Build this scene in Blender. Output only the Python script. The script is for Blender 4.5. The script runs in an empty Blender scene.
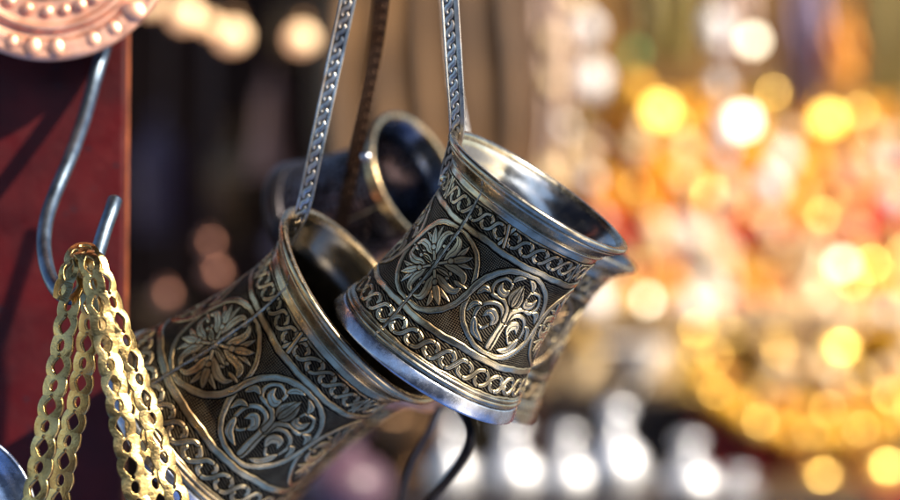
import bpy, math, random
import numpy as np
from mathutils import Vector, Matrix
rad = math.radians
SC = bpy.context.scene
# ------------------------------------------------------------------ camera, sky, sun, exposure
DIST = 0.75; FPX = 2250.0            # camera stands 0.75 m in front of the focus plane y = 0
cam = bpy.data.objects.new("camera", bpy.data.cameras.new("camera")); SC.collection.objects.link(cam); SC.camera = cam
cam.location = (0, -DIST, 0); cam.rotation_euler = (rad(90), 0, 0)
cam.data.lens = 90; cam.data.sensor_width = 36; cam.data.clip_start = .02; cam.data.clip_end = 100
cam.data.dof.use_dof = True; cam.data.dof.focus_distance = DIST - .028; cam.data.dof.aperture_fstop = 5.0
SUN_EL, SUN_AZ = 36, 62              # elevation; azimuth measured from straight behind the camera (plus = right)
sd = Vector((math.sin(rad(SUN_AZ)) * math.cos(rad(SUN_EL)), -math.cos(rad(SUN_AZ)) * math.cos(rad(SUN_EL)), math.sin(rad(SUN_EL))))
w = bpy.data.worlds.new("World"); SC.world = w; w.use_nodes = True
nt = w.node_tree; bg = nt.nodes["Background"]; sky = nt.nodes.new("ShaderNodeTexSky")
sky.sky_type = 'NISHITA'; sky.sun_disc = False; sky.sun_elevation = rad(SUN_EL); sky.sun_rotation = math.atan2(sd.x, sd.y)
nt.links.new(sky.outputs[0], bg.inputs[0]); bg.inputs[1].default_value = .10
sun = bpy.data.objects.new("sun", bpy.data.lights.new("sun", 'SUN')); SC.collection.objects.link(sun)
sun.data.energy = 5; sun.data.angle = rad(.5); sun.data.color = (1, .86, .68)
sun.rotation_euler = sd.to_track_quat('Z', 'Y').to_euler()
SC.view_settings.view_transform = 'Standard'; SC.view_settings.look = 'None'; SC.view_settings.exposure = 1.25; SC.view_settings.gamma = 1
SC.cycles.max_bounces = 8; SC.cycles.glossy_bounces = 5; SC.cycles.sample_clamp_indirect = 6
SC.cycles.use_denoising = True

def P(px, py, y=0.0):
    """photo pixel (900 x 500) at depth y -> metres"""
    k = (y + DIST) / FPX
    return Vector(((px - 450) * k, y, (250 - py) * k))
# ------------------------------------------------------------------ object helpers
def tag(o, label=None, cat=None, group=None, kind=None):
    if label: o['label'] = label
    if cat: o['category'] = cat
    if group: o['group'] = group
    if kind: o['kind'] = kind
    return o
def empty(name, M, label, cat, group=None):
    o = bpy.data.objects.new(name, None); SC.collection.objects.link(o)
    o.matrix_world = M if isinstance(M, Matrix) else Matrix.Translation(M); o.empty_display_size = .01
    return tag(o, label, cat, group)
def obj(name, me, mat=None, parent=None, local=True, label=None):
    o = bpy.data.objects.new(name, me); SC.collection.objects.link(o)
    if mat and not me.materials: me.materials.append(mat)
    if parent:
        o.parent = parent
        if not local: o.matrix_parent_inverse = parent.matrix_world.inverted()
    if label: o['label'] = label
    return o
def mesh(name, V, F, smooth=True):
    me = bpy.data.meshes.new(name); me.from_pydata([tuple(v) for v in V], [], F)
    if smooth: me.polygons.foreach_set('use_smooth', [True] * len(me.polygons))
    me.update(); return me
def grid_mesh(name, V, nu, nv, closed=False, keep=None):
    """V: (nv, nu, 3) array -> quads; closed wraps u; keep: (nv-1, nu-1) mask of cells"""
    V = np.asarray(V, float).reshape(nv, nu, 3)
    i = np.arange(nu if closed else nu - 1); j = np.arange(nv - 1); I, J = np.meshgrid(i, j); I2 = (I + 1) % nu
    Q = np.stack([J * nu + I, J * nu + I2, (J + 1) * nu + I2, (J + 1) * nu + I], -1)
    Q = Q[keep] if keep is not None else Q.reshape(-1, 4)
    VV = V.reshape(-1, 3)
    if keep is not None:
        used = np.unique(Q); m = np.zeros(len(VV), int); m[used] = np.arange(len(used)); VV = VV[used]; Q = m[Q]
    me = bpy.data.meshes.new(name); me.vertices.add(len(VV)); me.vertices.foreach_set('co', VV.astype(np.float32).ravel())
    me.loops.add(Q.size); me.loops.foreach_set('vertex_index', Q.astype(np.int32).ravel())
    me.polygons.add(len(Q)); me.polygons.foreach_set('loop_start', (np.arange(len(Q)) * 4).astype(np.int32))
    me.polygons.foreach_set('loop_total', np.full(len(Q), 4, np.int32)); me.polygons.foreach_set('use_smooth', np.ones(len(Q), bool))
    me.update(calc_edges=True); me.validate(); return me
def smooth_profile(pts, n=6):
    return crom(pts, n)
def lathe(name, prof, n=96, s=.001, fine=0, wob=0, seed=0):
    """prof: list of (z, r) -> surface of revolution about z"""
    Q = np.array(crom(prof, fine) if fine else prof, float); th = np.arange(n) * 2 * np.pi / n
    rg = np.random.default_rng(seed); k = wob * (np.sin(2 * th + rg.uniform(0, 6)) + .5 * np.sin(5 * th + rg.uniform(0, 6)))
    r = Q[:, 1][:, None] * (1 + k[None]); V = np.stack([r * np.cos(th), r * np.sin(th), Q[:, 0][:, None] + 0 * th], -1) * s
    return grid_mesh(name, V, n, len(Q), True)
def sweep(name, path, radii, n=14, flat=None, cap=True):
    """tube along a path; flat=(a,b): elliptical section"""
    C = np.array([list(p) for p in path], float); r = np.array(radii, float) * np.ones(len(C)); V = []; up = None
    for i in range(len(C)):
        t = Vector(C[min(i + 1, len(C) - 1)] - C[max(i - 1, 0)]).normalized()
        if up is None: up = t.orthogonal().normalized()
        up = (up - t * up.dot(t)).normalized(); b = t.cross(up)
        for k in range(n):
            a = 2 * math.pi * k / n; ca, sa = math.cos(a), math.sin(a)
            if flat: ca *= flat[0]; sa *= flat[1]
            V.append(Vector(C[i]) + (up * ca + b * sa) * r[i])
    F = [(i * n + k, i * n + (k + 1) % n, (i + 1) * n + (k + 1) % n, (i + 1) * n + k) for i in range(len(C) - 1) for k in range(n)]
    if cap: F += [tuple(range(n))[::-1], tuple((len(C) - 1) * n + k for k in range(n))]
    return mesh(name, V, F)
def smoothpath(pts, n=8):
    return [Vector(p) for p in crom([list(p) for p in pts], n)]
def box(name, x0, x1, y0, y1, z0, z1, bev=0.0):
    import bmesh
    bm = bmesh.new(); bmesh.ops.create_cube(bm, size=1)
    for v in bm.verts: v.co = Vector(((x0 + x1) / 2 + v.co.x * (x1 - x0), (y0 + y1) / 2 + v.co.y * (y1 - y0), (z0 + z1) / 2 + v.co.z * (z1 - z0)))
    if bev: bmesh.ops.bevel(bm, geom=bm.edges[:], offset=bev, segments=3, affect='EDGES', profile=.5)
    me = bpy.data.meshes.new(name); bm.to_mesh(me); bm.free(); return me
# ------------------------------------------------------------------ materials
def ramp(N, L, src, stops):
    r = N.new("ShaderNodeValToRGB"); e = r.color_ramp.elements
    while len(e) < len(stops): e.new(.5)
    for i, (p, c) in enumerate(stops): e[i].position = p; e[i].color = (*c, 1) if len(c) == 3 else (c[0], c[0], c[0], 1)
    L.new(src, r.inputs[0]); return r.outputs[0]
def noise(N, L, scale, detail=6, rough=.6, coord='Object', dist=0):
    tc = N.new("ShaderNodeTexCoord"); n = N.new("ShaderNodeTexNoise"); n.inputs['Scale'].default_value = scale
    n.inputs['Detail'].default_value = detail; n.inputs['Roughness'].default_value = rough; n.inputs['Distortion'].default_value = dist
    L.new(tc.outputs[coord], n.inputs['Vector']); return n.outputs['Fac']
def material(name, c1, c2=None, metal=0.0, rough=(.3, .5), scale=120, bump=.0, bscale=600, bdist=.0002, spots=None, coat=0, sss=0, emit=None, trans=0, spec=.5):
    m = bpy.data.materials.new(name); m.use_nodes = True; N = m.node_tree.nodes; L = m.node_tree.links; b = N["Principled BSDF"]
    c2 = c2 or tuple(x * .7 for x in c1)
    nz = noise(N, L, scale); col = ramp(N, L, nz, [(.3, c2), (.7, c1)])
    if spots:      # (colour, scale, threshold)
        k = noise(N, L, spots[1], 8, .65); f = ramp(N, L, k, [(spots[2], (0,)), (spots[2] + .02, (1,))])
        mx = N.new("ShaderNodeMix"); mx.data_type = 'RGBA'; L.new(f, mx.inputs[0]); L.new(col, mx.inputs[6]); mx.inputs[7].default_value = (*spots[0], 1); col = mx.outputs[2]
    L.new(col, b.inputs['Base Color']); b.inputs['Metallic'].default_value = metal
    rr = ramp(N, L, noise(N, L, scale * 2.3), [(.3, (rough[0],)), (.75, (rough[1],))]); L.new(rr, b.inputs['Roughness'])
    if bump:
        bp = N.new("ShaderNodeBump"); bp.inputs['Strength'].default_value = bump; bp.inputs['Distance'].default_value = bdist
        L.new(noise(N, L, bscale), bp.inputs['Height']); L.new(bp.outputs[0], b.inputs['Normal'])
    b.inputs['Coat Weight'].default_value = coat; b.inputs['Specular IOR Level'].default_value = spec
    if trans: b.inputs['Transmission Weight'].default_value = trans
    if emit: b.inputs['Emission Color'].default_value = (*emit[:3], 1); b.inputs['Emission Strength'].default_value = emit[3]
    return m
def engraved(name, hi, lo, tarnish, rough=(.2, .42)):
    """worn relief metal: the 'patina' attribute (0 recess .. 1 raised) drives blackened recesses and polished ridges"""
    m = bpy.data.materials.new(name); m.use_nodes = True; N = m.node_tree.nodes; L = m.node_tree.links; b = N["Principled BSDF"]
    at = N.new("ShaderNodeAttribute"); at.attribute_name = 'patina'
    worn = ramp(N, L, noise(N, L, 140, 7, .65), [(.32, tarnish), (.66, hi)])
    mx = N.new("ShaderNodeMix"); mx.data_type = 'RGBA'; L.new(at.outputs['Fac'], mx.inputs[0]); mx.inputs[6].default_value = (*lo, 1); L.new(worn, mx.inputs[7])
    big = ramp(N, L, noise(N, L, 38, 5, .55, dist=.6), [(.36, (1,)), (.52, (0,))])       # broad patches of dull tarnish, scale of a thumb print
    dk = N.new("ShaderNodeMix"); dk.data_type = 'RGBA'; dk.blend_type = 'MULTIPLY'; L.new(big, dk.inputs[0]); L.new(mx.outputs[2], dk.inputs[6]); dk.inputs[7].default_value = (.55, .42, .34, 1)
    L.new(dk.outputs[2], b.inputs['Base Color']); b.inputs['Metallic'].default_value = 1
    r1 = ramp(N, L, noise(N, L, 420, 6, .6), [(.3, (rough[0],)), (.7, (rough[1],))])
    ad = N.new('ShaderNodeMath'); ad.operation = 'MULTIPLY_ADD'; L.new(big, ad.inputs[0]); ad.inputs[1].default_value = .14; L.new(r1, ad.inputs[2]); r1 = ad.outputs[0]
    m2 = N.new("ShaderNodeMix"); m2.data_type = 'FLOAT'; L.new(at.outputs['Fac'], m2.inputs[0]); m2.inputs[2].default_value = .7; L.new(r1, m2.inputs[3])
    L.new(m2.outputs[0], b.inputs['Roughness'])
    bp = N.new("ShaderNodeBump"); bp.inputs['Strength'].default_value = .35; bp.inputs['Distance'].default_value = .00015
    L.new(noise(N, L, 1500, 5, .7), bp.inputs['Height']); L.new(bp.outputs[0], b.inputs['Normal'])
    return m
M = {}
M['engraved'] = engraved('engraved_brass_silver', (.70, .59, .38), (.003, .003, .004), (.34, .27, .16), (.09, .26))
M['engraved_gold'] = engraved('engraved_aged_brass', (.72, .56, .31), (.004, .003, .003), (.32, .21, .10), (.09, .26))
M['dark_lining'] = material('tarnished_lining', (.24, .21, .15), (.09, .075, .06), 1, (.14, .3), 70, .2, 900, .0001)
M['engraved_dark'] = engraved('bluish_dark_engraving', (.17, .17, .21), (.008, .008, .01), (.08, .07, .08))  # darker bluish variant of the engraving, for the rear pot
M['blue_lining'] = material('dark_blue_lining', (.15, .20, .30), (.05, .06, .09), 1, (.2, .34), 70)  # dark blue lining for the rear pot
M['polish'] = material('worn_silvered_brass', (.56, .49, .36), (.26, .21, .14), 1, (.16, .36), 160, .25, 1800, .0001)
M['flange'] = material('worn_silver_plate', (.56, .62, .74), (.28, .29, .33), 1, (.18, .34), 190, .3, 1500, .00012)
M['gold_polish'] = material('worn_brass_molding', (.60, .46, .27), (.28, .19, .10), 1, (.16, .36), 150, .25, 1700, .0001)
M['tin'] = material('tinned_lining', (.66, .65, .62), (.36, .35, .32), 1, (.12, .26), 90, .2, 900, .0001)
M['seam'] = material('soldered_seam', (.66, .57, .40), (.10, .08, .05), 1, (.2, .4), 300)
M['strap'] = engraved('embossed_steel_strap', (.74, .74, .72), (.05, .05, .05), (.5, .5, .48), (.2, .36))
M['dark_strap'] = engraved('dark_brown_strap', (.07, .042, .028), (.04, .024, .018), (.04, .024, .017), (.35, .5))
M['black_metal'] = material('blackened_metal', (.05, .045, .05), (.02, .018, .022), .8, (.25, .4), 80)
M['copper'] = material('polished_copper', (.93, .56, .42), (.60, .29, .19), 1, (.42, .6), 60, .3, 400, .0004)
M['brass'] = material('pierced_brass', (.66, .47, .19), (.32, .20, .07), 1, (.14, .3), 130, .6, 900, .0003)
M['steel'] = material('blue_grey_steel_wire', (.17, .23, .31), (.05, .07, .10), 1, (.35, .5), 90, .3, 700, .0002)
M['paint'] = material('chipped_red_paint', (.080, .003, .004), (.035, .002, .003), 0, (.38, .6), 40, .5, 260, .0006, spots=((.014, .010, .016), 115, .625), spec=.35)
# ---------------------------------------------------------------- engraved ornament (millimetres)
def crom(pts, n=10):
    P=np.array(pts,float)
    if len(P)<3: 
        t=np.linspace(0,1,n)[:,None]; return P[0]*(1-t)+P[1]*t
    Q=np.vstack([2*P[0]-P[1],P,2*P[-1]-P[-2]]); out=[]
    for i in range(1,len(Q)-2):
        for t in np.linspace(0,1,n,endpoint=False):
            a,b,c,d=Q[i-1],Q[i],Q[i+1],Q[i+2]
            out.append(.5*((2*b)+(-a+c)*t+(2*a-5*b+4*c-d)*t*t+(-a+3*b-3*c+d)*t**3))
    out.append(Q[-2]); return np.array(out)
class Relief:
    def __init__(s,W,H,px,wrap=True):
        s.nx=int(round(W/px)); s.ny=int(round(H/px))+1; s.px=px; s.W=W; s.wrap=wrap
        s.x=(np.arange(s.nx))*px; s.y=np.arange(s.ny)*px
        s.H=np.zeros((s.ny,s.nx)); s.T=np.zeros((s.ny,s.nx))
    def field(s,pts,ws):
        """distance minus width to a polyline with a width at each point; returns (d, ix, iy) on its bounding box"""
        P=np.array(pts,float); w=np.array(ws,float)*np.ones(len(P)); m=w.max()+1.0
        i0=int(math.floor((P[:,0].min()-m)/s.px)); i1=int(math.ceil((P[:,0].max()+m)/s.px))
        j0=max(0,int((P[:,1].min()-m)/s.px)); j1=min(s.ny-1,int((P[:,1].max()+m)/s.px)+1)
        if not s.wrap: i0=max(0,i0); i1=min(s.nx-1,i1)
        if j1<=j0 or i1<=i0: return None
        X=np.arange(i0,i1+1)*s.px; Y=np.arange(j0,j1+1)*s.px; D=np.full((len(Y),len(X)),9.)
        for k in range(len(P)-1):
            a=P[k]; b=P[k+1]; mm=max(w[k],w[k+1])+1.0
            x0=np.searchsorted(X,min(a[0],b[0])-mm); x1=np.searchsorted(X,max(a[0],b[0])+mm)
            y0=np.searchsorted(Y,min(a[1],b[1])-mm); y1=np.searchsorted(Y,max(a[1],b[1])+mm)
            if x1<=x0 or y1<=y0: continue
            xx=X[None,x0:x1]; yy=Y[y0:y1,None]; v=b-a; L=max(v@v,1e-9)
            t=np.clip(((xx-a[0])*v[0]+(yy-a[1])*v[1])/L,0,1)
            d=np.hypot(xx-a[0]-t*v[0],yy-a[1]-t*v[1])-(w[k]+(w[k+1]-w[k])*t)
            D[y0:y1,x0:x1]=np.minimum(D[y0:y1,x0:x1],d)
        ix=np.arange(i0,i1+1)%s.nx; iy=np.arange(j0,j1+1)
        return D,np.ix_(iy,ix)
    def put(s,f,g=.24,h=1.,flat=.27,tone=1.):
        if f is None: return
        D,I=f; H=s.H[I]; T=s.T[I]
        prof=h*np.clip(-D/flat,0,1)**.6
        ins=D<0; grv=(D>=0)&(D<g)
        H=np.where(ins,.25+.75*prof,np.where(grv,-.15,H)); T=np.where(ins,tone*np.clip(.35-D*4,0,1),np.where(grv,0,T))
        if g==0: H=np.maximum(H,s.H[I]); T=np.maximum(T,s.T[I])
        s.H[I]=H; s.T[I]=T
    def line(s,pts,w,**k): s.put(s.field(pts,w),**k)
    def leaf(s,pts,w,n=8,sharp=1.,**k):
        C=crom(pts,n); t=np.linspace(0,1,len(C)); s.line(C,np.maximum(.04,w*np.sin(np.pi*np.clip(t**sharp,0,1))**.8),**k)
        if w>=.8: i=len(C); s.scribe(C[int(i*.18):int(i*.8)],.09)
    def scribe(s,pts,w=.06,tone=.1):
        f=s.field(pts,w)
        if f is None: return
        D,I=f; s.T[I]=np.where(D<0,tone,s.T[I]); s.H[I]=np.where(D<0,s.H[I]-.3,s.H[I])
    def dot(s,x,y,r,**k): s.line([(x,y),(x+.01,y)],r,**k)
def arc(cx,cy,r,a0,a1,n=60):
    t=np.radians(np.linspace(a0,a1,n)); return np.stack([cx+r*np.cos(t),cy+r*np.sin(t)],1)
def schain(R,y,a,p,w,n,x0=0,g=.28):
    base=[(-1.02,-.2),(-1.0,-.62),(-.72,-.98),(-.34,-.9),(-.12,-.45),(.12,.45),(.34,.9),(.72,.98),(1.0,.62),(1.02,.2)]
    for k in range(n):
        c=x0+(k+.5)*p
        C=crom([(c+q[0]*p*.80,y+q[1]*a) for q in base],6)
        R.line(C,w,g=g); R.scribe(C,.07,.25)
    # the link's head passes over the tail of its neighbour
    for k in range(n):
        c=x0+(k+.5)*p
        C=crom([(c+q[0]*p*.80,y+q[1]*a) for q in base],6)[16:40]
        R.line(C,w,g=g*.7); R.scribe(C,.07,.25)
S=29.3; TW=2*S; EH=51.5          # medallion spacing, tile width, height of the engraved zone
def cup_relief(px=.1, var=0):
    R=Relief(TW,EH,TW/round(TW/px)); X,Y=np.meshgrid(R.x,R.y)
    # ground: fine hatching, slightly uneven
    hatch=np.sin((X*.35+Y*.94+.25*np.sin(X*.5))*2*np.pi/.78)
    R.H[:]=.05+.10*hatch; R.T[:]=np.where(hatch>.3,.3,.0)
    zc=26.2; r=S/2-.0
    # cross-hatched pockets between medallions
    gx=np.sin((X+Y)*2*np.pi/1.35); gy=np.sin((X-Y)*2*np.pi/1.35)
    dm=np.minimum(np.hypot(X-S/2,Y-zc),np.hypot((X-1.5*S),Y-zc))
    pk=(dm>r)&(Y>11)&(Y<41.5)
    R.H=np.where(pk,.08+.16*((gx*gy)>.05),R.H); R.T=np.where(pk,np.where((gx*gy)>.2,.42,0.),R.T)
    # guilloche bands
    schain(R,4.2,2.5,TW/10,.68,10); schain(R,47.6,2.35,TW/11,.62,11)
    # --- quatrefoil medallion: four fleurons on the diagonals
    cx,cy=S/2,zc
    for k in range(4):
        ca,sa=math.cos(math.pi/4+k*math.pi/2),math.sin(math.pi/4+k*math.pi/2)
        for m in (1,-1):
            f=lambda p,q:(cx+p*ca-q*m*sa,cy+p*sa+q*m*ca)
            # broad horn of the lily, its tip rolled towards the neighbour
            C=crom([f(3.4,.3),f(5.4,1.9),f(7.6,3.1),f(9.4,5.6),f(8.6,8.3)],9); t=np.linspace(0,1,len(C))
            R.line(C,.12+1.2*np.sin(np.pi*np.clip(t*.92+.06,0,1))**.9); R.scribe(C[5:-5],.09)
            R.leaf([f(7.7,.9),f(10.0,2.0),f(12.6,3.9)],.85,sharp=.75)
            R.line(crom([f(.9,1.2),f(2.2,3.2),f(4.0,4.4),f(5.3,3.9)],6),.4,g=.2); R.dot(*f(5.2,4.2),.72)
        f=lambda p,q:(cx+p*ca-q*sa,cy+p*sa+q*ca)
        R.leaf([f(6.4,0),f(9.6,0),f(13.2,0)],1.25,sharp=.75); R.line([f(1,0),f(5.6,0)],.5,g=.2); R.dot(*f(5.8,0),.95)
        R.leaf([f(6.2,6.2),f(7.6,7.6),f(9.6,9.6)],.7); R.leaf([f(1.4,1.4),f(3.0,3.0),f(5.2,5.2)],.5)
    R.dot(cx,cy,1.3)
    if var: R.H[:]=np.roll(R.H,int(.3/R.px),1); R.T[:]=np.roll(R.T,int(.3/R.px),1)
    # --- scroll medallion: forked vine with comma leaves
    cx=1.5*S
    for sx,tw in ((1,0),(-1,.6)):
        f=lambda x,y:(cx+sx*x,cy+y+tw*.4)
        v1=crom([f(.5,-12.4),f(.7,-8),f(.6,-3.6),f(2.6,.2),f(6.6,.6),f(9.3,-2.4),f(8.8,-6.6),f(5.9,-8.2),f(3.9,-6.2)],8)
        R.line(v1,np.linspace(.92,.5,len(v1)))
        R.leaf([f(3.7,-6.4),f(3.3,-3.6),f(5.6,-2.4),f(7.1,-5.0)],1.5,sharp=.9)
        R.leaf([f(8.9,-6.2),f(6.8,-10.2),f(2.6,-11.9)],1.3,sharp=.8); R.leaf([f(9.0,-1.6),f(11.3,-2.6),f(11.9,-6.4)],.95)
        v2=crom([f(.4,-2.6),f(1.2,1.2),f(4.4,3.0),f(8.3,3.0),f(9.6,6.2),f(7.4,9.4),f(4.2,9.0),f(3.6,6.6)],8)
        R.line(v2,np.linspace(.85,.48,len(v2)))
        R.leaf([f(3.6,6.8),f(4.6,4.8),f(6.8,5.3),f(7.5,8.0)],1.3,sharp=.9)
        R.leaf([f(9.0,3.4),f(11.6,3.2),f(12.6,.2)],1.1); R.leaf([f(4.4,9.4),f(3.4,11.6),f(.6,12.8)],1.0)
        R.leaf([f(.6,2.2),f(2.0,5.0),f(.8,9.6)],1.0)
    R.leaf([(cx,cy+2.4),(cx,cy+6),(cx,cy+10.8)],1.15,sharp=.8)
    # medallion ribbons: full rings whose outer lines weave into an S-wave
    q,c2=S/2,1.5*S; w=1.02; R0=r-.25
    for c,ww in ((q,.72),(c2,.8)): R.line(arc(c,zc,R0,0,360,160),ww,g=.3)
    for qq,cc in ((q,c2),(c2,q+TW)):
        R.line(np.vstack([arc(qq,zc,R0,-60,-8,50),arc(cc,zc,R0,172,110,50)]),w,g=.34)
        for c_,a0,a1 in ((qq,-90,-52),(cc,125,85)): R.line(arc(c_,zc,R0,a0,a1,24),np.linspace(.76,w,24),g=0)
    for c,ww in ((q,.72),(c2,.8)):
        R.scribe(arc(c,zc,R0-ww*.45,0,360,160),.05,.3)
    # plain strips and their lips
    for y,h in ((9.8,1.12),(42.4,1.08),(.3,.3),(EH-.3,.3)):
        R.put((np.abs(Y-y)-h,np.ix_(np.arange(R.ny),np.arange(R.nx))),g=.4 if h>1 else .3)
    for y in (9.8,42.4):     # a fine scribed line along each strip
        R.T=np.where(np.abs(np.abs(Y-y)-.75)<.06,.35,R.T)
    # upright plates that break the upper band
    for c in (0,S): 
        R.line([(c-.9,44.2),(c+.9,51)],.55,g=.3); R.line([(c+.9,44.2),(c-.9,51)],.55,g=.3)
    return R
# ------------------------------------------------------------------ the market behind (far out of focus)
def mat(name, c, metal=0, rough=(.35, .6), c2=None, **k): return material(name, c, c2, metal, rough, k.pop('scale', 30), **k)
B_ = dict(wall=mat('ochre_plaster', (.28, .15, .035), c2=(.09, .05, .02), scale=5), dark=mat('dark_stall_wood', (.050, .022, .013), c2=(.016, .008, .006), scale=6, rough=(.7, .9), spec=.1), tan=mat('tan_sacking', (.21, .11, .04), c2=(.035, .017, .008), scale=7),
          black=mat('black_cloth', (.014, .009, .010)), maroon=mat('maroon_cloth', (.20, .012, .015)), red=mat('red_cloth', (.62, .05, .03), c2=(.45, .02, .02)), pinkw=mat('pale_pink_cloth', (.68, .52, .44)),
          purple=mat('violet_cloth', (.22, .18, .30)), orange=mat('orange_cloth', (.90, .38, .04)), olive=mat('olive_cloth', (.20, .16, .04)), green=mat('green_glass', (.10, .42, .12), coat=1), stone=mat('grey_paving', (.22, .20, .18), scale=3),
          cream=mat('cream_enamel', (.88, .66, .38), coat=.6), white=mat('white_enamel', (.85, .82, .80), coat=.6), rose=mat('rose_enamel', (.80, .50, .34), coat=.6), gold=mat('bright_gilt', (.98, .66, .18), 1, (.3, .45)), yellow=mat('yellow_enamel', (.90, .46, .015), coat=.6),
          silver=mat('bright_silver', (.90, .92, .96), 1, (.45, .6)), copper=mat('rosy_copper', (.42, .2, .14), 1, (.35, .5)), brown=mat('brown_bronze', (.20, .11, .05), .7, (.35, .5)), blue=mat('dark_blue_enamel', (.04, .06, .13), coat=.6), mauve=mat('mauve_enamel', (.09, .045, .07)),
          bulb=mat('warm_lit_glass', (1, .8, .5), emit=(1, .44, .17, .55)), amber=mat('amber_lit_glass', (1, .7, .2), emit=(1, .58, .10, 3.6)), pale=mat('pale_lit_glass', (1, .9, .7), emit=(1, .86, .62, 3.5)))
def bx(name, px0, px1, py0, py1, y0, y1, m, label=None, cat=None, kind=None, z1=None):
    a, b = P(px0, py1, y0), P(px1, py0, y0); o = obj(name, box(name, a.x, b.x, y0, y1, a.z, b.z, .004), m); return tag(o, label, cat, None, kind)
KINDS = dict(
    shaker=[(0, .62), (.03, .70), (.06, .62), (.1, .55), (.2, .82), (.34, 1), (.5, .9), (.62, .5), (.70, .26), (.74, .34), (.77, .26), (.80, .22), (.83, .4), (.90, .5), (.96, .38), (1, .02)],
    lantern=[(0, .8), (.05, .85), (.08, .7), (.12, .7), (.14, .9), (.5, .95), (.54, 1), (.58, .9), (.68, .7), (.76, .4), (.8, .2), (.85, .16), (.88, .24), (.93, .22), (.96, .1), (1, .02)],
    vase=[(0, .5), (.03, .52), (.06, .35), (.12, .3), (.3, .8), (.5, 1), (.66, .85), (.78, .4), (.86, .3), (.94, .42), (1, .6), (.98, .52), (.9, .24)],
    bowl=[(0, .4), (.05, .42), (.1, .22), (.25, .2), (.32, .4), (.5, .75), (.8, .95), (1, 1), (.97, .94), (.6, .7), (.45, .3), (.42, .01)],
    goblet=[(0, .6), (.03, .6), (.06, .2), (.3, .12), (.4, .14), (.5, .55), (.7, .85), (.9, .8), (1, .75), (.97, .68), (.7, .7), (.5, .3), (.48, .01)],
    bell=[(0, 1), (.04, .98), (.1, .85), (.4, .62), (.7, .5), (.82, .3), (.88, .12), (.92, .16), (.97, .14), (1, .02)],
    bulb=[(0, .02), (.05, .45), (.2, .88), (.42, 1), (.62, .85), (.78, .5), (.84, .36), (1, .36), (1.001, .01)])
n_good = [0]
def good(kind, px, base, wd, h, y, m, label, cat=None, name=None, group=None, lid=None):
    k = (y + DIST) / FPX; c = P(px, base, y); nm = name or kind
    r = empty(nm, c, label, cat or kind, group); H_ = h * k; W_ = wd * k / 2
    prof = [(z * H_, max(q, .001) * W_) for z, q in KINDS[kind]]; n_good[0] += 1
    if kind in ('shaker', 'lantern'):
        cut = 10 if kind == 'shaker' else 7
        obj('body', lathe('body', prof[:cut + 1], 40, 1, fine=4), B_[m], r); obj('lid', lathe('lid', prof[cut:], 40, 1, fine=4), B_[lid or m], r)
    else: obj('body', lathe('body', prof, 40, 1, fine=4), B_[m], r)
    return r
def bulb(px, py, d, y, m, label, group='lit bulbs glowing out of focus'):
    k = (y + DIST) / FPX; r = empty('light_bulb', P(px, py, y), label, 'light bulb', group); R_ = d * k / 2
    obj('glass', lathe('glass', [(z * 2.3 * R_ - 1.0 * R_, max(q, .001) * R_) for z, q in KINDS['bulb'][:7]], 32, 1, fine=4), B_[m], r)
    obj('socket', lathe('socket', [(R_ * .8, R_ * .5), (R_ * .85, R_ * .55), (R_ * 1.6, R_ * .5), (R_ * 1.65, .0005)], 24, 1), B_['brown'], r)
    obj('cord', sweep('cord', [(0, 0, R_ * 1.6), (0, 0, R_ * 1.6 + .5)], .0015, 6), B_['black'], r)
def cloth(px0, px1, py0, py1, y, m, label, folds=4, amp=.012, name='hanging_cloth', ang=0):
    a, b = P(px0, py0, y), P(px1, py1, y); nu, nv = 60, 24; V = np.zeros((nv, nu, 3))
    for j in range(nv):
        for i in range(nu):
            u, v = i / (nu - 1), j / (nv - 1); x = a.x + (b.x - a.x) * u; z = a.z + (b.z - a.z) * v
            V[j, i] = (x + ang * v + .006 * math.sin(9 * v + 3 * u), y + amp * (.4 + .6 * v) * math.sin(2 * math.pi * folds * u + v), z + .01 * math.sin(u * 7) * v)
    o = obj(name, grid_mesh(name, V, nu, nv), B_[m]); md = o.modifiers.new('thickness', 'SOLIDIFY'); md.thickness = .003; return tag(o, label, 'cloth')
# setting
g = mesh('ground', [(-30, -30, -1.3), (30, -30, -1.3), (30, 30, -1.3), (-30, 30, -1.3)], [(0, 1, 2, 3)], False); tag(obj('ground', g, B_['stone']), kind='structure')
bx('back_wall', 470, 1500, -600, 1100, 2.9, 3.0, B_['wall'], 'ochre wall far behind the stall', 'wall', 'structure')
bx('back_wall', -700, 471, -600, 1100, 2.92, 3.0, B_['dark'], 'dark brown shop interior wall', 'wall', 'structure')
sheet = mesh('blue_reflector', [(-2.6, -3.4, -1.296), (4.0, -3.4, -1.296), (4.0, 1.0, -1.296), (-2.6, 1.0, -1.296)], [(0, 1, 2, 3)], False); tag(obj('blue_reflector', sheet, mat('reflected_blue', (.06, .15, .42), rough=(.3, .5))), kind='structure')  # unseen blue sheet, put in so the pot foot reflects blue
# unseen wall across the lane, added to colour the metal's reflections
opp = mat('blue_grey_reflection', (.17, .19, .25), c2=(.05, .055, .07), scale=1.5)
tag(obj('reflection_wall', box('reflection_wall', -9, 9, -5.6, -5.2, -1.3, 1.5), opp), 'blue grey wall added across the lane to colour reflections', 'wall', None, 'structure')
tag(obj('reflection_canopy', box('reflection_canopy', -.7, .5, -1.3, .6, .95, .97), B_['black']), 'black cloth canopy added out of view to darken the reflections', 'reflection_canopy', None, 'structure')  # unseen canopy put in for dark reflections on the metal

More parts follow.
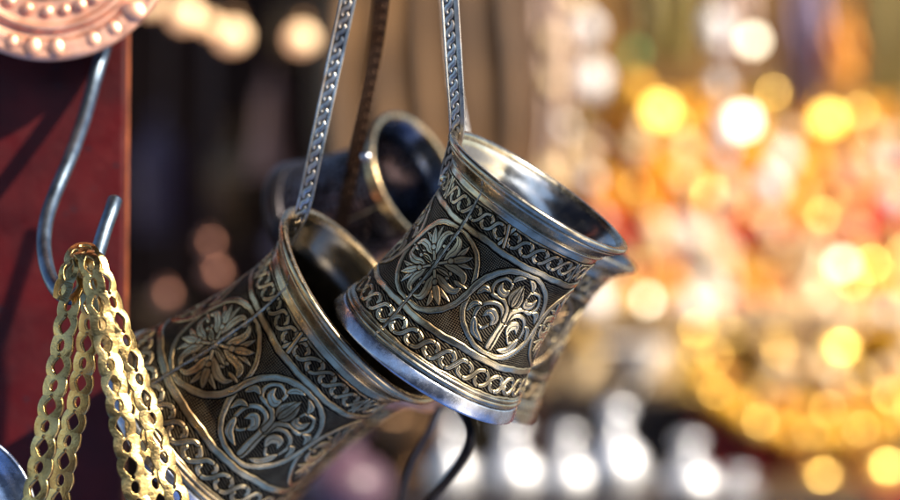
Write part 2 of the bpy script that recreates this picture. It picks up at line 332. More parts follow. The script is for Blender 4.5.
tag(obj('shade_partition', box('shade_partition', .078, .092, 1.62, 2.9, -1.3, 1.3, .002), B_['dark']), 'dark wooden partition added to keep the sun off the dim shop', 'wall', None, 'structure')  # put in to keep sun off the shop; front edge is the dark pole
def counter(name, px0, px1, top, y0, y1, m, label):
    a, b = P(px0, top, y0), P(px1, top, y0); r = empty(name, Vector(((a.x + b.x) / 2, y0, -1.3)), label, 'counter')
    obj('counter_top', box('counter_top', a.x, b.x, y0, y1, a.z - .02, a.z, .003), B_[m], r, False)
    obj('front_drape', box('front_drape', a.x + .01, b.x - .01, y0 + .02, y1 - .01, -1.298, a.z - .021), B_[m], r, False)
counter('display_counter', 525, 1300, 398, 1.78, 2.02, 'black', 'black draped counter under the bright goods')
counter('display_step', 535, 1300, 302, 2.03, 2.24, 'cream', 'pale raised step behind the black counter')
counter('display_step', 545, 1300, 218, 2.25, 2.6, 'red', 'red covered top step at the back of the stall')
counter('display_counter', 380, 900, 505, 1.30, 1.55, 'black', 'low dark counter carrying the silver shakers')
cloth(318, 520, -160, 330, 1.57, 'tan', 'tan sacking hung in folds behind the strap handles', 5, .016, 'sacking')
# silver shakers along the bottom
for i, (x, b_, w_, h_, l) in enumerate([(452, 512, 44, 96, 'silver shaker half hidden left of the row, below the dark strap loop'), (512, 512, 56, 96, 'silver shaker directly below the foot of the silvery pot'), (567, 512, 54, 86, 'short silver shaker, second to the right of the pot foot'),
        (616, 512, 58, 112, 'tallest silver shaker in the bottom row'), (688, 512, 58, 78, 'low silver shaker right of the tallest one'), (738, 514, 50, 46, 'small silver shaker cut by the bottom edge before the maroon drape')]):
    good('shaker', x, b_, w_, h_, 1.42, 'silver', l, 'shaker', group='silver shakers in the bottom row')
good('shaker', 808, 506, 60, 72, 1.72, 'gold', 'gilt shaker at the bottom, left of the corner one', 'shaker'); good('shaker', 872, 506, 62, 90, 1.72, 'gold', 'gilt shaker in the bottom right corner', 'shaker')
counter('display_counter', 770, 1300, 505, 1.62, 1.76, 'maroon', 'maroon draped low counter at the bottom right')
# rows of goods
for k, x, b_, w_, h_, m, l in [
    ('lantern', 580, 397, 58, 78, 'cream', 'cream lantern standing at the left end of the black counter'), ('bowl', 632, 397, 64, 52, 'white', 'whitish bowl beside the cream lantern on the black counter'), ('bell', 690, 397, 56, 60, 'gold', 'gilt bell on the black counter above the bead swag'),
    ('bowl', 752, 397, 84, 60, 'gold', 'wide gilt bowl in the middle of the black counter'), ('vase', 822, 397, 78, 88, 'gold', 'round gilt vase on the right part of the black counter'), ('bowl', 890, 397, 90, 70, 'yellow', 'yellow bowl at the right edge of the photo on the black counter')]:
    good(k, x, b_, w_, h_, 1.90, m, l, lid='gold')
for k, x, b_, w_, h_, m, l in [
    ('vase', 566, 302, 44, 62, 'white', 'small white vase at the left end of the pale step'), ('bell', 612, 302, 56, 60, 'cream', 'small cream bell next to the small white vase'), ('goblet', 655, 302, 46, 78, 'cream', 'cream goblet on the pale step'), ('lantern', 706, 302, 58, 92, 'white', 'white lantern on the middle of the pale step'),
    ('bowl', 758, 302, 62, 48, 'gold', 'gilt bowl on the pale step'), ('bell', 806, 302, 64, 90, 'cream', 'cream bell with a pointed top on the pale step'), ('vase', 856, 302, 60, 66, 'gold', 'gilt vase on the right of the pale step'), ('bowl', 905, 302, 66, 60, 'cream', 'cream bowl cut by the right edge on the pale step')]:
    good(k, x, b_, w_, h_, 2.13, m, l, lid='cream')
for k, x, b_, w_, h_, m, l in [
    ('vase', 606, 218, 36, 56, 'yellow', 'small yellow vase at the left of the red step'), ('bowl', 655, 218, 62, 66, 'yellow', 'narrow-footed yellow bowl on the left of the red step'), ('bell', 702, 218, 54, 62, 'gold', 'gilt bell standing between bowls on the red step'), ('bowl', 748, 218, 66, 76, 'yellow', 'wide yellow bowl in the middle of the red step'),
    ('bell', 796, 218, 50, 70, 'yellow', 'yellow bell on the red step'), ('bowl', 842, 218, 62, 62, 'cream', 'cream bowl on the right of the red step'), ('vase', 890, 218, 46, 50, 'yellow', 'yellow vase at the right end of the red step')]:
    good(k, x, b_, w_, h_, 2.42, m, l, lid='gold')
# vertical strings of glass and gilt balls hanging before the goods
rs = random.Random(11)
for x0, ya, yb, n, pal, l in [(560, -20, 330, 9, ['cream', 'pinkw', 'olive', 'white'], 'ball string hanging farthest left, next to the partition'), (596, 20, 360, 11, ['white', 'pinkw', 'cream', 'cream'], 'second ball string from the partition, whitish'), (640, 90, 300, 8, ['yellow', 'gold', 'cream', 'cream'], 'short golden ball string under the green glass ball'),
        (684, 120, 345, 8, ['yellow', 'cream', 'white', 'gold'], 'amber and cream ball string left of the middle'), (726, 10, 330, 10, ['white', 'cream', 'white', 'cream'], 'long pale ball string falling past the pale cloth'), (770, 90, 370, 10, ['gold', 'cream', 'cream', 'white'], 'golden ball string just right of the middle yellow bowl'),
        (812, 150, 380, 8, ['cream', 'yellow', 'cream', 'gold'], 'creamy ball string between yellow bell and cream bowl'), (858, 60, 390, 11, ['orange', 'cream', 'cream', 'gold'], 'long ball string with orange top near the right edge'), (896, 130, 380, 9, ['cream', 'gold', 'white', 'green'], 'ball string hanging nearest the right edge')]:
    y_ = rs.uniform(1.62, 2.0); k = (y_ + DIST) / FPX; r = empty('ball_string', P(x0, ya, y_), l, 'ball string', 'strings of balls hanging in the bright stall')
    for i in range(n):
        py = ya + (yb - ya) * (i + rs.uniform(.1, .9)) / n; px = x0 + rs.uniform(-13, 13); q = rs.uniform(8, 17) * k; m = pal[0] if py < 110 else rs.choice(pal)
        me = lathe('ball', [(-q, .0003), (-q * .92, q * .42), (-q * .5, q * .87), (0, q), (q * .5, q * .87), (q * .92, q * .42), (q * 1.15, q * .15), (q * 1.2, .0003)], 24, 1, fine=3)
        o = obj('ball', me, B_[m], r); o.location = ((px - x0) * k, rs.uniform(-.05, .05), -(py - ya) * k)
    obj('cord', sweep('cord', [(0, 0, .5), (0, 0, -(yb - ya) * k)], .001, 6), B_['brown'], r)
cloth(640, 715, 150, 216, 2.62, 'orange', 'orange cloth hung low behind the bowls'); cloth(600, 760, 96, 150, 2.70, 'yellow', 'yellow swag hung along the left of the ochre wall', 5, .03); cloth(765, 900, 100, 160, 2.50, 'yellow', 'bright yellow swag hung along the right of the ochre wall', 5, .03)
cloth(770, 925, 158, 216, 2.56, 'red', 'bright red cloth hung above the red step', 5)
cloth(536, 566, -120, 190, 2.3, 'pinkw', 'long pale pink scarf hanging beside the partition', 2, .02)
cloth(786, 822, -60, 112, 2.5, 'purple', 'greyish violet scarf hanging from the top', 2, .02); cloth(826, 852, 8, 86, 2.45, 'orange', 'orange scarf hanging right of the violet one', 2, .02); cloth(862, 960, -120, 110, 2.7, 'olive', 'dark olive cloth in the top right corner', 3)
cloth(712, 748, -60, 66, 2.6, 'pinkw', 'pale cloth hanging in the upper middle right', 2, .02); cloth(630, 700, -80, 60, 2.75, 'olive', 'olive cloth hanging left of the pale one', 3)
cloth(690, 800, 405, 560, 1.775, 'maroon', 'deep red drape on the front of the black counter', 3)
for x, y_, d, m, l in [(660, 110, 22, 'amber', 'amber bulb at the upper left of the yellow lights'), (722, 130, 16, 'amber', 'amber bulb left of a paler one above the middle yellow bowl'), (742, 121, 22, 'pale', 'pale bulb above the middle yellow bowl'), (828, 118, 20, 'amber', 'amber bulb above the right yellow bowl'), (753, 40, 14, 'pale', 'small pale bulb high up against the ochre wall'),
        (185, 14, 30, 'bulb', 'warm bulb farthest left above the dark shop'), (232, 35, 30, 'bulb', 'warm bulb in the middle above the dark shop'), (301, 38, 28, 'bulb', 'warm bulb nearest the strap handles above the dark shop'), (209, 24, 18, 'bulb', 'dim small bulb between the two left warm ones'), (150, 4, 20, 'bulb', 'dim bulb at the top nearest the copper plate'), (842, 264, 14, 'pale', 'small pale bulb added as a bright sparkle before the white lantern'), (646, 300, 12, 'pale', 'tiny pale bulb added as a sparkle low between the white goods')]:  # last two bulbs are added; their glow mimics glints among the goods
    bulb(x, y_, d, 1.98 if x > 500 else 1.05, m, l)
for x, y_, d, m, l in [(633, 56, 18, 'green', 'green glass ball hanging high above the yellow lights'), (576, 124, 20, 'olive', 'olive glass ball hanging below the whitish scarf'), (165, 296, 20, 'copper', 'copper ball glinting left in the dark shop, lowest of three'), (208, 244, 18, 'copper', 'copper ball glinting highest in the dark shop'), (214, 274, 22, 'copper', 'copper ball just above the golden pot')]:
    yy = 1.95 if x > 500 else 1.2; k = (yy + DIST) / FPX; r = empty('hanging_ball', P(x, y_, yy), l, 'ornament'); q = d * k / 2
    obj('ball', lathe('ball', [(-q, .0003), (-q * .92, q * .4), (-q * .5, q * .87), (0, q), (q * .5, q * .87), (q * .92, q * .4), (q * 1.1, q * .2), (q * 1.3, q * .15), (q * 1.35, .0003)], 32, 1, fine=4), B_[m], r)
    obj('cord', sweep('cord', [(0, 0, q * 1.2), (0, 0, q + .6)], .0012, 6), B_['black'], r)
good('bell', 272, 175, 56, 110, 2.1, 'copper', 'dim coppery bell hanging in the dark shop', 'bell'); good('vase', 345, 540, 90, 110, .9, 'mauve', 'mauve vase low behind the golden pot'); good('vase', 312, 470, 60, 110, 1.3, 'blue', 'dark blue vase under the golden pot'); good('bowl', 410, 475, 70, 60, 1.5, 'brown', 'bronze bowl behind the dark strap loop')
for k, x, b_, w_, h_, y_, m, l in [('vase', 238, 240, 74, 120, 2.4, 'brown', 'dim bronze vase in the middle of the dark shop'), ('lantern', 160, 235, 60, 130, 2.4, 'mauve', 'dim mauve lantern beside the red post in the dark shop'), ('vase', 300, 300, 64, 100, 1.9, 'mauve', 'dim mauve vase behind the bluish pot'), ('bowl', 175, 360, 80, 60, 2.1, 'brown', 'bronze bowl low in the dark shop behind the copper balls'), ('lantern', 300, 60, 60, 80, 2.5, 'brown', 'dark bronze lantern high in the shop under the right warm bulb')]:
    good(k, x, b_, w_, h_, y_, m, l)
# gilt bead swags
def swag(pts, nb, rb, l, mats):
    pts = smoothpath(pts, 6); r = empty('bead_swag', pts[0], l, 'bead string', 'gilt bead strings sagging across the counter'); C_ = np.array([list(p) for p in pts]); s_ = np.r_[0, np.cumsum(np.linalg.norm(np.diff(C_, axis=0), axis=1))]
    for i in range(nb):
        q = s_[-1] * (i + .5) / nb; c = [np.interp(q, s_, C_[:, k]) + rs.uniform(-.004, .004) for k in range(3)]; me = lathe('bead', [(-1, .01), (-.9, .45), (-.5, .88), (0, 1), (.5, .88), (.9, .45), (1, .01)], 24, rb * rs.uniform(.75, 1.15), fine=3)
        me.transform(Matrix.Translation(c)); obj('bead', me, B_[mats[i % len(mats)]], r, False)
    obj('thread', sweep('thread', pts, .0012, 6), B_['brown'], r, False)
swag([P(694, 376, 1.72), P(712, 396, 1.70), P(740, 418, 1.68), P(775, 430, 1.68), P(815, 436, 1.68), P(860, 432, 1.68), P(905, 418, 1.7), P(950, 385, 1.72)], 17, .015, 'lowest string of large amber beads across the counter front', ['yellow', 'gold', 'yellow'])
swag([P(704, 350, 1.76), P(735, 384, 1.74), P(780, 404, 1.74), P(830, 410, 1.74), P(880, 402, 1.74), P(940, 360, 1.76)], 13, .015, 'amber bead string just above the lowest one', ['gold', 'orange', 'yellow'])
swag([P(752, 330, 1.80), P(790, 368, 1.78), P(840, 382, 1.78), P(890, 372, 1.78), P(940, 330, 1.8)], 10, .014, 'highest of the three sagging bead strings, cream and gold', ['cream', 'gold'])
# ------------------------------------------------------------------ coffee pots
NU, NV = 1758, 516
def cup_radius(z):
    zs = [0, 5, 8.5, 12, 16, 20, 25, 30, 37, 43, 50, 56, 60, 62]; rs = [35, 34, 32.9, 32.0, 31.1, 30.3, 29.4, 28.6, 27.7, 27.3, 27.2, 27.6, 28.4, 29.0]
    C = crom(list(zip(zs, rs)), 12); return np.interp(z, C[:, 0], C[:, 1])
def body_mesh(ph=0., deep=.42):
    R = cup_relief(.1, ph); u = np.arange(NU) * 3 * TW / NU; v = np.linspace(0, EH, NV); U, Vv = np.meshgrid(u, v)
    # hand-cut wander: each repeat differs a little
    a = 2 * np.pi / (3 * TW)
    du = .26 * np.sin(5 * a * U + .16 * Vv + ph) + .16 * np.sin(11 * a * U - .31 * Vv + 1 + 2 * ph) + .07 * np.sin(37 * a * U + .9 * Vv)
    dv = .24 * np.sin(7 * a * U + 2 + ph) * np.sin(Vv * .09 + .4) + .12 * np.sin(17 * a * U + .2 * Vv + ph) + .06 * np.sin(43 * a * U - .7 * Vv)
    x = ((U + du) / R.px) % R.nx; y = np.clip((Vv + dv) / R.px, 0, R.ny - 1.001)
    x0 = np.floor(x).astype(int) % R.nx; x1 = (x0 + 1) % R.nx; fx = x - np.floor(x); y0 = np.floor(y).astype(int); fy = y - y0
    def smp(A): return (A[y0, x0] * (1 - fx) + A[y0, x1] * fx) * (1 - fy) + (A[y0 + 1, x0] * (1 - fx) + A[y0 + 1, x1] * fx) * fy
    H, T = smp(R.H), smp(R.T)
    # overlap of the sheet at the soldered joint: a doubled step with a dark slit on each side
    d = (U - S / 2 + 1.5 * TW) % (3 * TW) - 1.5 * TW; d = d + .12 * np.sin(Vv * .35)
    T = np.where((np.abs(d) < .62), .08, T); H = np.where(np.abs(d) < .62, .15, H)
    th = (U - S / 2) / (3 * TW) * 2 * np.pi; z = 8.5 + Vv
    r = cup_radius(z) + deep * H * (1 + .25 * np.sin(4 * th + .12 * z + ph)) + .12 * np.sin(3 * th + .05 * z + ph) + .05 * np.sin(7 * th - .11 * z + 2 * ph) + .04 * np.sin(9 * th + .2 * z)
    me = grid_mesh('engraved_body', np.stack([r * np.cos(th), r * np.sin(th), z], -1) * .001, NU, NV, True)
    T = T * (1 - .45 * np.clip(np.sin(3 * th + .13 * z + 2 * ph) * np.sin(5 * th - .07 * z + ph), 0, 1))      # grime left in patches
    at = me.attributes.new('patina', 'FLOAT', 'POINT'); at.data.foreach_set('value', np.clip(T, 0, 1).astype(np.float32).ravel())
    return me
LIP = [(59.9, 27.9), (60.1, 28.4), (60.8, 28.6), (61.6, 28.7), (62.3, 28.9), (62.5, 29.5), (62.9, 29.8), (63.3, 29.7), (63.5, 29.4), (63.8, 29.9), (64.6, 30.8), (65.6, 31.8), (66.5, 32.7), (67.1, 33.1),
       (67.4, 33.0), (67.6, 33.7), (68.1, 34.5), (68.8, 34.9), (69.5, 34.9), (70.0, 34.5), (70.15, 33.8), (70.1, 33.0), (69.8, 32.3), (69.2, 31.8), (68.2, 31.3)]
INNER = [(68.2, 31.3), (66.5, 30.2), (64, 29.0), (61, 27.5), (57, 26.4), (50, 26.0), (43, 26.1), (37, 26.5), (30, 27.4), (20, 29.1), (12, 30.8), (5, 32.2), (2.2, 31.5), (1.6, 28), (1.5, 14), (1.5, .01)]
FOOT = [(.6, .01), (.6, 31.6), (0, 33.4), (-.1, 34.9), (.25, 35.7), (.9, 35.9), (2.6, 35.4), (4.4, 34.6), (4.9, 34.2), (5.1, 33.6)]
BEADS = [(5.1, 33.6), (5.3, 33.5), (5.5, 34.0), (6.0, 34.4), (6.6, 34.4), (7.1, 34.0), (7.3, 33.5), (7.5, 33.5), (7.7, 33.8), (8.1, 33.9), (8.5, 33.5), (8.8, 32.6)]
ME = dict(body=body_mesh(), body2=body_mesh(1.7, .36), rim=lathe('rim', LIP, 256, fine=3, wob=.0015), lining=lathe('lining', INNER, 160, fine=4), foot=lathe('foot', FOOT, 256, fine=3, wob=.001, seed=2),
          bead=lathe('bead_molding', BEADS, 256, fine=3, wob=.001, seed=2))
def seam_mesh():
    zs = np.linspace(5.2, 66.5, 160); L = crom(FOOT[-6:] + BEADS[1:], 4); top = np.array(LIP[:14])
    V = []; prof = [(-.46, -.1), (-.36, .2), (-.16, .28), (-.06, .0), (.06, .0), (.16, .5), (.34, .42), (.46, -.1)]
    for z in zs:
        rr = cup_radius(z) if 8.8 <= z <= 59.9 else (np.interp(z, top[:, 0], top[:, 1]) if z > 59.9 else np.interp(z, [5.2, 5.5, 6.3, 7.1, 7.4, 8.1, 8.8], [33.5, 34, 34.4, 34, 33.5, 33.9, 32.7]))
        k = 1 if z < 60 else .6; rr += .12 if z < 60 else .02; wv = .12 * math.sin(z * .35)
        k *= 1 + .22 * math.sin(z * .9) * math.sin(z * .37 + 1); wv += .02 * math.sin(z * 1.9)
        V.append([(rr + h * .75 * k, a * k - wv, z) for a, h in prof])
    return grid_mesh('seam', np.array(V) * .001, len(prof), len(zs))
ME['seam'] = seam_mesh()
def cup_matrix(cx, cz, y, az, el, roll, S_):
    a = Vector((math.cos(az) * math.cos(el), -math.sin(el), math.sin(az) * math.cos(el))); s = Vector((math.sin(az), 0, -math.cos(az)))
    t = a.cross(s)
    if t.y > 0: t = -t
    X = t * math.cos(roll) + s * math.sin(roll); Y = a.cross(X)
    m = Matrix((X, Y, a)).transposed().to_4x4() @ Matrix.Scale(S_, 4); m.translation = Vector((cx, y, cz)); return m
def pot(M4, label, mats, lining='tin', body='body', bead=None):
    r = empty('coffee_pot', M4, label, 'coffee pot', 'engraved coffee pots hanging in a bunch')
    for nm, key, mt in (('body', body, mats[0]), ('rim', 'rim', mats[1]), ('lining', 'lining', M[lining]), ('foot', 'foot', mats[2]), ('bead_molding', 'bead', bead or mats[1]), ('seam', 'seam', M['seam'])):
        o = obj(nm, ME[key], None, r)
        if not ME[key].materials: ME[key].materials.append(mt)
        o.material_slots[0].link = 'OBJECT'; o.material_slots[0].material = mt
    return r
def frames(ctrl, n):
    """ctrl rows: point(3) + normal(3) + half width -> resampled by arc length"""
    C = np.array(ctrl, float); D = crom(C, 14); s = np.r_[0, np.cumsum(np.linalg.norm(np.diff(D[:, :3], axis=0), axis=1))]
    q = np.linspace(0, s[-1], n); E = np.stack([np.interp(q, s, D[:, k]) for k in range(7)], 1)
    T = np.gradient(E[:, :3], axis=0); T /= np.linalg.norm(T, axis=1)[:, None]; Nn = E[:, 3:6]; B = np.cross(T, Nn); B /= np.linalg.norm(B, axis=1)[:, None]
    Nn = np.cross(B, T); return E[:, :3], Nn, B, E[:, 6], s[-1]
def row(px, py, y, n, hw): return [*P(px, py, y), *n, hw * .001]
def embossed_strap(name, ctrl, mat, parent, edge=(.16, .1), p=4.1, na=56, label=None):
    _, _, _, _, L = frames(ctrl, 10); L *= 1000; nl = int(L / .13); C, Nn, B, hw, _ = frames(ctrl, nl); Wd = 6.0
    R = Relief(L, Wd, .1, False); n = int(L / p) + 1
    R.H[:] = .1; R.T[:] = .1
    yc = Wd * (.5 + (edge[0] - edge[1]) / 2); ha = Wd * (.5 - (edge[0] + edge[1]) / 2)
    for k in range(n):      # overlapping S-shaped lobes like a twisted cord
        c = (k + .5) * p; Q = crom([(c - .62 * p, yc - ha * .45), (c - .40 * p, yc - ha * .62), (c - .1 * p, yc - ha * .3), (c + .1 * p, yc + ha * .3), (c + .40 * p, yc + ha * .62), (c + .62 * p, yc + ha * .45)], 6)
        R.line(Q, .35 + .5 * np.sin(np.pi * np.linspace(.08, .92, len(Q))), g=.22, flat=.7)
    R.line([(-2, Wd * edge[0] * .5), (L + 2, Wd * edge[0] * .5)], Wd * edge[0] * .5, g=.15, flat=.2); R.line([(-2, Wd * (1 - edge[1] * .5)), (L + 2, Wd * (1 - edge[1] * .5))], Wd * edge[1] * .5, g=.15, flat=.2)
    j = np.linspace(0, R.ny - 1, na).astype(int); i = np.linspace(0, R.nx - 1, nl).astype(int)
    H = R.H[np.ix_(j, i)].T; T = R.T[np.ix_(j, i)].T; t = np.linspace(-1, 1, na)
    V = C[:, None] + B[:, None] * (t[None, :, None] * hw[:, None, None]) + Nn[:, None] * (H[..., None] * .0003)
    me = grid_mesh(name, V, na, nl); at = me.attributes.new('patina', 'FLOAT', 'POINT'); at.data.foreach_set('value', np.clip(T, 0, 1).astype(np.float32).ravel())
    o = obj(name, me, mat, parent, False, label); md = o.modifiers.new('thickness', 'SOLIDIFY'); md.thickness = .0011; md.offset = -1
    # solidify must grow away from the embossed face
    f = me.polygons[len(me.polygons) // 2]
    if f.normal.dot(Vector(Nn[nl // 2])) < 0: md.offset = 1
    return o
def rivet(p, n, r, parent, mat, name='rivet'):
    q = Vector(n).to_track_quat('Z', 'Y').to_matrix().to_4x4(); q.translation = p
    me = lathe(name, [(-.4, .01), (-.4, 1), (0, 1), (.25, .92), (.5, .66), (.62, .3), (.65, .01)], 24, r); me.transform(q)
    return obj(name, me, mat, parent, False)

PA = (-0.00878, -0.03695, 0.00104, 0.98048, 0.20772, -0.55154, 1.0)
PB = (-0.09248, -0.06598, 0.04, 0.65133, 0.27747, -0.60913, 1.178)
MA, MB = cup_matrix(*PA), cup_matrix(*PB)
potA = pot(MA, 'silvery engraved coffee pot in sharp focus, tipped with its bright mouth up to the right', (M['engraved'], M['polish'], M['flange']))
hA = embossed_strap('handle', [row(446, -60, -.010, (-.25, -1, .0), 3.0), row(450, 0, -.010, (-.25, -1, 0), 3.0), row(454, 65, -.0115, (-.22, -1, 0), 2.9), row(457, 115, -.011, (-.2, -1, 0), 2.7),
                          row(456, 138, -.009, (-.3, -1, .1), 2.5), row(449, 162, -.009, (-.6, -1, .1), 2.2), row(443, 185, -.0115, (-.8, -1, .1), 2.0)], M['strap'], potA, (.30, .12), 3.9)
rivet(P(444, 178, -.0155), (-.7, -.7, .1), .0017, hA, M['polish'])
potB = pot(MB, 'golden engraved coffee pot with open dark mouth, lowest and partly behind pierced brass straps', (M['engraved_gold'], M['gold_polish'], M['flange']), 'dark_lining', 'body2')
embossed_strap('handle', [row(362, -70, .012, (-.1, -1, 0), 2.9), row(348, 0, .010, (-.1, -1, 0), 2.8), row(334, 65, .008, (-.1, -1, 0), 2.7), row(317, 145, .006, (-.1, -1, 0), 2.6),
                          row(304, 205, .008, (-.1, -1, 0), 2.5), row(292, 232, .012, (-.4, -1, .2), 2.2), row(280, 252, .016, (-.7, -1, .2), 2.0)], M['strap'], potB, (.2, .16), 4.2)
def place(src_params, rim_px, y, px_scale, az=None, el=None, roll=None):
    """matrix for a pot whose rim centre lies at rim_px"""
    cx, cz, _, a, e, r, s_ = src_params; a = az if az is not None else a; e = el if el is not None else e; r = roll if roll is not None else r
    s_ = px_scale * (y + DIST) / DIST; ax = Vector((math.cos(a) * math.cos(e), -math.sin(e), math.sin(a) * math.cos(e)))
    o = P(*rim_px, y) - ax * .0695 * s_; return cup_matrix(o.x, o.z, o.y, a, e, r, s_)
MC = place(PA, (559, 217), .075, .90, az=rad(55.5), el=rad(8), roll=.6)
potC = pot(MC, 'blurred coffee pot hanging directly behind the silvery one, only its right edge showing', (M['engraved'], M['polish'], M['polish']))
embossed_strap('handle', [row(444, -60, .072, (0, -1, 0), 2.6), row(448, 0, .072, (0, -1, 0), 2.6), row(454, 80, .071, (0, -1, 0), 2.5), row(466, 150, .068, (0, -1, 0), 2.3), row(472, 178, .066, (-.3, -1, 0), 2.1)], M['strap'], potC)
MD = place(PB, (371, 314), .115, 1.11, roll=.9)
potD = pot(MD, 'shadowed coppery coffee pot behind the golden one, its lower lip showing beneath it', (M['engraved_gold'], M['copper'], M['gold_polish']))
obj('handle', sweep('handle', smoothpath([P(448, 398, .09), P(462, 412, .08), P(470, 432, .075), P(464, 456, .072), P(446, 482, .072), P(426, 505, .072), P(400, 540, .075)]), .0021, flat=(1, .45)), M['black_metal'], potD, False)
obj('handle_brace', sweep('handle_brace', smoothpath([P(440, 405, .10), P(428, 432, .10), P(412, 462, .10), P(403, 495, .10), P(398, 540, .10)]), .0016, flat=(1, .5)), M['black_metal'], potD, False)
ME_ = None
ME_E = place(PB, (417, 178), .125, .68, az=rad(24), el=rad(31), roll=.2)
potE = pot(ME_E, 'out of focus bluish dark coffee pot at the back, its round mouth facing the viewer', (M['engraved_dark'], M['gold_polish'], M['black_metal']), 'blue_lining', bead=M['black_metal'])
hE = embossed_strap('handle', [row(386, -50, .075, (0, -1, 0), 2.7), row(382, 0, .075, (0, -1, 0), 2.7), row(374, 62, .075, (.1, -1, 0), 2.6), row(361, 130, .075, (.1, -1, 0), 2.5), row(349, 190, .078, (.1, -1, 0), 2.3), row(341, 226, .083, (.1, -1, 0), 2.1)], M['dark_strap'], potE, label='dark brown blurred strap handle')
rivet(P(366, 157, .072), (0, -1, 0), .002, hE, M['flange'])
# ------------------------------------------------------------------ left foreground: red post, copper plate, hook, pierced straps, saucer
post = tag(obj('red_post', box('red_post', *(lambda a, b: (a.x, b.x))(P(-160, 0, .075), P(123.5, 0, .075)), (.078), .085, -.5, .5, .0018), M['paint']), 'chipped dark red painted metal post at the left edge', 'post')
post.rotation_euler = (0, rad(.5), 0)
def plate(name, c, n, rpx, prof, mat, label, cat, beads=None, extra=None):
    q = Vector(n).to_track_quat('Z', 'Y').to_matrix().to_4x4(); q.translation = c
    r = empty(name, q, label, cat); d = obj('dish', lathe('dish', prof, 360, rpx, fine=3), mat, r); return r
edge = P(124.6, 0, .078).x; obj('lit_worn_edge', box('lit_worn_edge', edge + .0, edge + .0005, .0785, .0845, -.5, .5, .0003), material('lit_rusty_edge', (.36, .09, .03), (.10, .02, .012), .3, (.4, .6), 90), post, False)  # worn rusty edge; its orange also holds the sunlit rim of the post
# copper plate: profile (height, radius) in plate radii
cop = [(-.02, 1.0), (.0, 1.005), (.012, .99), (.02, .965), (.018, .93), (.022, .88), (.016, .845), (-.004, .83), (-.012, .80), (-.004, .775), (.02, .765), (.03, .745), (.028, .72), (.012, .705), (-.006, .695), (-.008, .6),
       (-.006, .5), (.012, .485), (.014, .46), (-.006, .445), (-.01, .3), (.02, .28), (.03, .15), (.03, .001)]
yP = .062; Rp = 125 * (yP + DIST) / FPX; cP = P(48, -62, yP)
r = plate('copper_plate', cP, (.13, -1, .13), Rp, cop, M['copper'], 'round embossed copper plate with beaded rings, cut off by the top left corner', 'plate')
def bead_ring(rr, nb, br, h=.02, jag=0, seed=1):
    V = []; F = []; rg = random.Random(seed)
    for k in range(nb):
        a = 2 * math.pi * (k + rg.uniform(-.22, .22)) / nb; b = br * rg.uniform(.7, 1.15); c = Vector((math.cos(a) * rr, math.sin(a) * rr, 0)); m0 = len(V)
        el = 1 + jag; rows = 6; seg = 14
        for i in range(rows + 1):
            ph = i / rows * math.pi / 2
            for j in range(seg):
                t = 2 * math.pi * j / seg; lx = math.cos(ph) * math.cos(t) * b * el; ly = math.cos(ph) * math.sin(t) * b
                V.append((c + Vector((lx * math.cos(a) - ly * math.sin(a), lx * math.sin(a) + ly * math.cos(a), h * .2 + math.sin(ph) * b * .5))) * Rp)
        for i in range(rows):
            for j in range(seg): F.append((m0 + i * seg + j, m0 + i * seg + (j + 1) % seg, m0 + (i + 1) * seg + (j + 1) % seg, m0 + (i + 1) * seg + j))
    return mesh('beading', V, F)
for rr, nb, br, jg in ((.60, 27, .066, .0), (.44, 20, .05, .35)): obj('beading', bead_ring(rr, nb, br, jag=jg, seed=nb), M['copper'], r)
obj('hammered_border', bead_ring(.90, 26, .085, h=.03, jag=.15, seed=9), M['copper'], r)
# steel hook
hk = [P(112, 12, .0745), P(104, 48, .073), P(95, 78, .068), P(84, 118, .054), P(70, 158, .036), P(54, 196, .024), P(46, 222, .014), P(44, 248, .004), P(49, 274, -.008), P(60, 293, -.018), P(74, 297, -.024), P(86, 285, -.020), P(95, 262, -.012), P(104, 232, -.004), (P(111, 212, .0)), P(115, 200, .004)]
tag(obj('wire_hook', sweep('wire_hook', smoothpath(hk, 8), .0025, 20), M['steel']), 'bent blue grey steel wire hook hanging in front of the red post', 'hook')
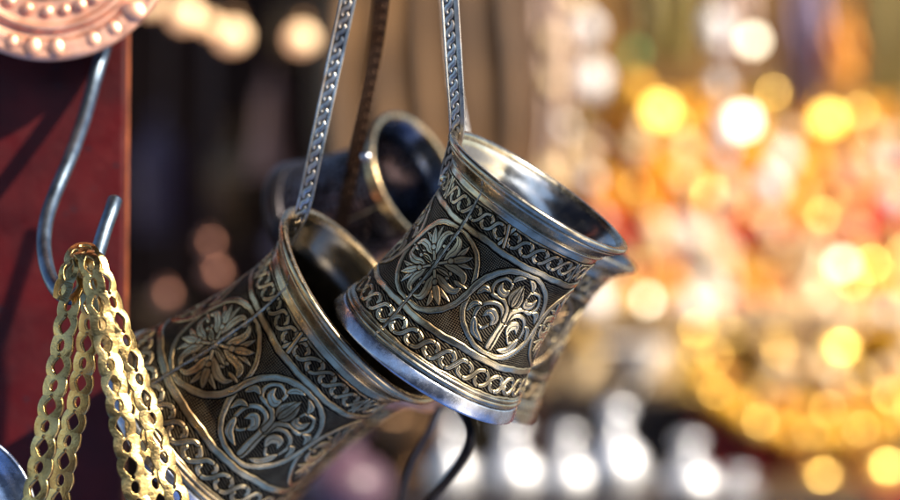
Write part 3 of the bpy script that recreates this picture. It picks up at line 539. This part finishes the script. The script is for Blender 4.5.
# pierced brass straps folded over the hook
def pierced(ctrl, label, seed):
    _, _, _, _, L = frames(ctrl, 20); L *= 1000; nl = int(L / .16); na = 56; C, Nn, B, hw, _ = frames(ctrl, nl)
    s = np.linspace(0, L, nl)[:, None]; t = np.linspace(-1, 1, na)[None]; per = 13.0
    wob = .80 + .24 * np.abs(np.sin(np.pi * (s + seed * 3.1 + .05) / (per / 2))) ** .7
    x = t * wob * 4.3; ph = (s + seed * 3.1) % per
    def ell(c, a, b, p=2.): return (np.abs((ph - c)) / a) ** p + (np.abs(x) / b) ** p < 1
    hole = ((np.abs(ph - 3.2) / 3.0) ** 1.35 + (np.abs(x) / 2.3) ** 1.35 < 1) | ell(9.75, 1.9, 1.5) | ell(6.6, .55, .6)
    keep = ~(hole[:-1, :-1] | hole[1:, 1:])
    dome = .35 * (1 - (t ** 2))
    V = C[:, None] + B[:, None] * (x[..., None] / 4.3 * hw[:, None, None]) + Nn[:, None] * ((dome + .22 * np.sin(s * .43 + seed) * t + .15 * np.sin(s * .21 + 2 * seed))[..., None] * .0014)
    me = grid_mesh('brass_strap', V, na, nl, keep=keep); o = obj('brass_strap', me, M['brass']); md = o.modifiers.new('thickness', 'SOLIDIFY'); md.thickness = .0015; md.offset = 0
    tag(o, label, 'pierced strap', 'pierced brass straps folded over the hook')
n1 = (-.45, -.9, .1); n2 = (-.2, -1, .1); n3 = (.35, -.93, .05); n4 = (.6, -.8, .0)
pierced([row(28, 540, -.045, n1, 4.4), row(40, 470, -.043, n1, 4.4), row(54, 395, -.040, n1, 4.3), row(66, 330, -.036, n1, 4.0), row(74, 282, -.031, n2, 3.4), row(82, 260, -.024, (0, -.4, 1), 3.0), row(94, 272, -.014, (.9, .2, .4), 3.2),
         row(108, 330, -.008, n4, 3.5), row(127, 400, -.006, n4, 3.7), row(150, 470, -.006, n4, 3.8), row(170, 540, -.006, n4, 4.3)], 'pierced brass strap whose long left leg hangs nearest the red post', 0)
pierced([row(52, 540, -.020, n1, 4.4), row(66, 460, -.020, n1, 4.3), row(82, 385, -.021, n1, 4.1), row(90, 320, -.024, n1, 3.8), row(86, 272, -.032, n2, 3.2), row(84, 254, -.036, (.1, -.6, .9), 3.0), row(92, 272, -.041, n2, 3.2),
         row(103, 330, -.044, n3, 3.5), row(117, 400, -.047, n3, 3.8), row(131, 470, -.049, n3, 3.9), row(145, 540, -.050, n3, 3.9)], 'pierced brass strap with its right leg in front of the golden pot', 1)
pierced([row(60, 300, -.036, n2, 2.6), row(70, 270, -.037, n2, 2.8), row(80, 250, -.030, (0, -.6, 1), 2.8), row(96, 262, -.034, n3, 3.0), row(114, 310, -.034, n4, 3.2), row(135, 370, -.034, n4, 3.5), row(157, 440, -.035, n4, 3.7), row(190, 540, -.036, n4, 3.8)],
        'outermost pierced brass strap with scalloped edge on the right of the bundle', 2)
sau = [(-.05, 1.0), (-.02, 1.015), (.01, 1.0), (.012, .97), (-.01, .93), (-.05, .86), (-.11, .76), (-.12, .6), (-.12, .001)]
plate('silver_saucer', P(-60, 520, -.045), (.25, -1, .25), 95 * (DIST - .045) / FPX, sau, M['flange'], 'blurred silver saucer rim poking in at the bottom left corner', 'saucer')
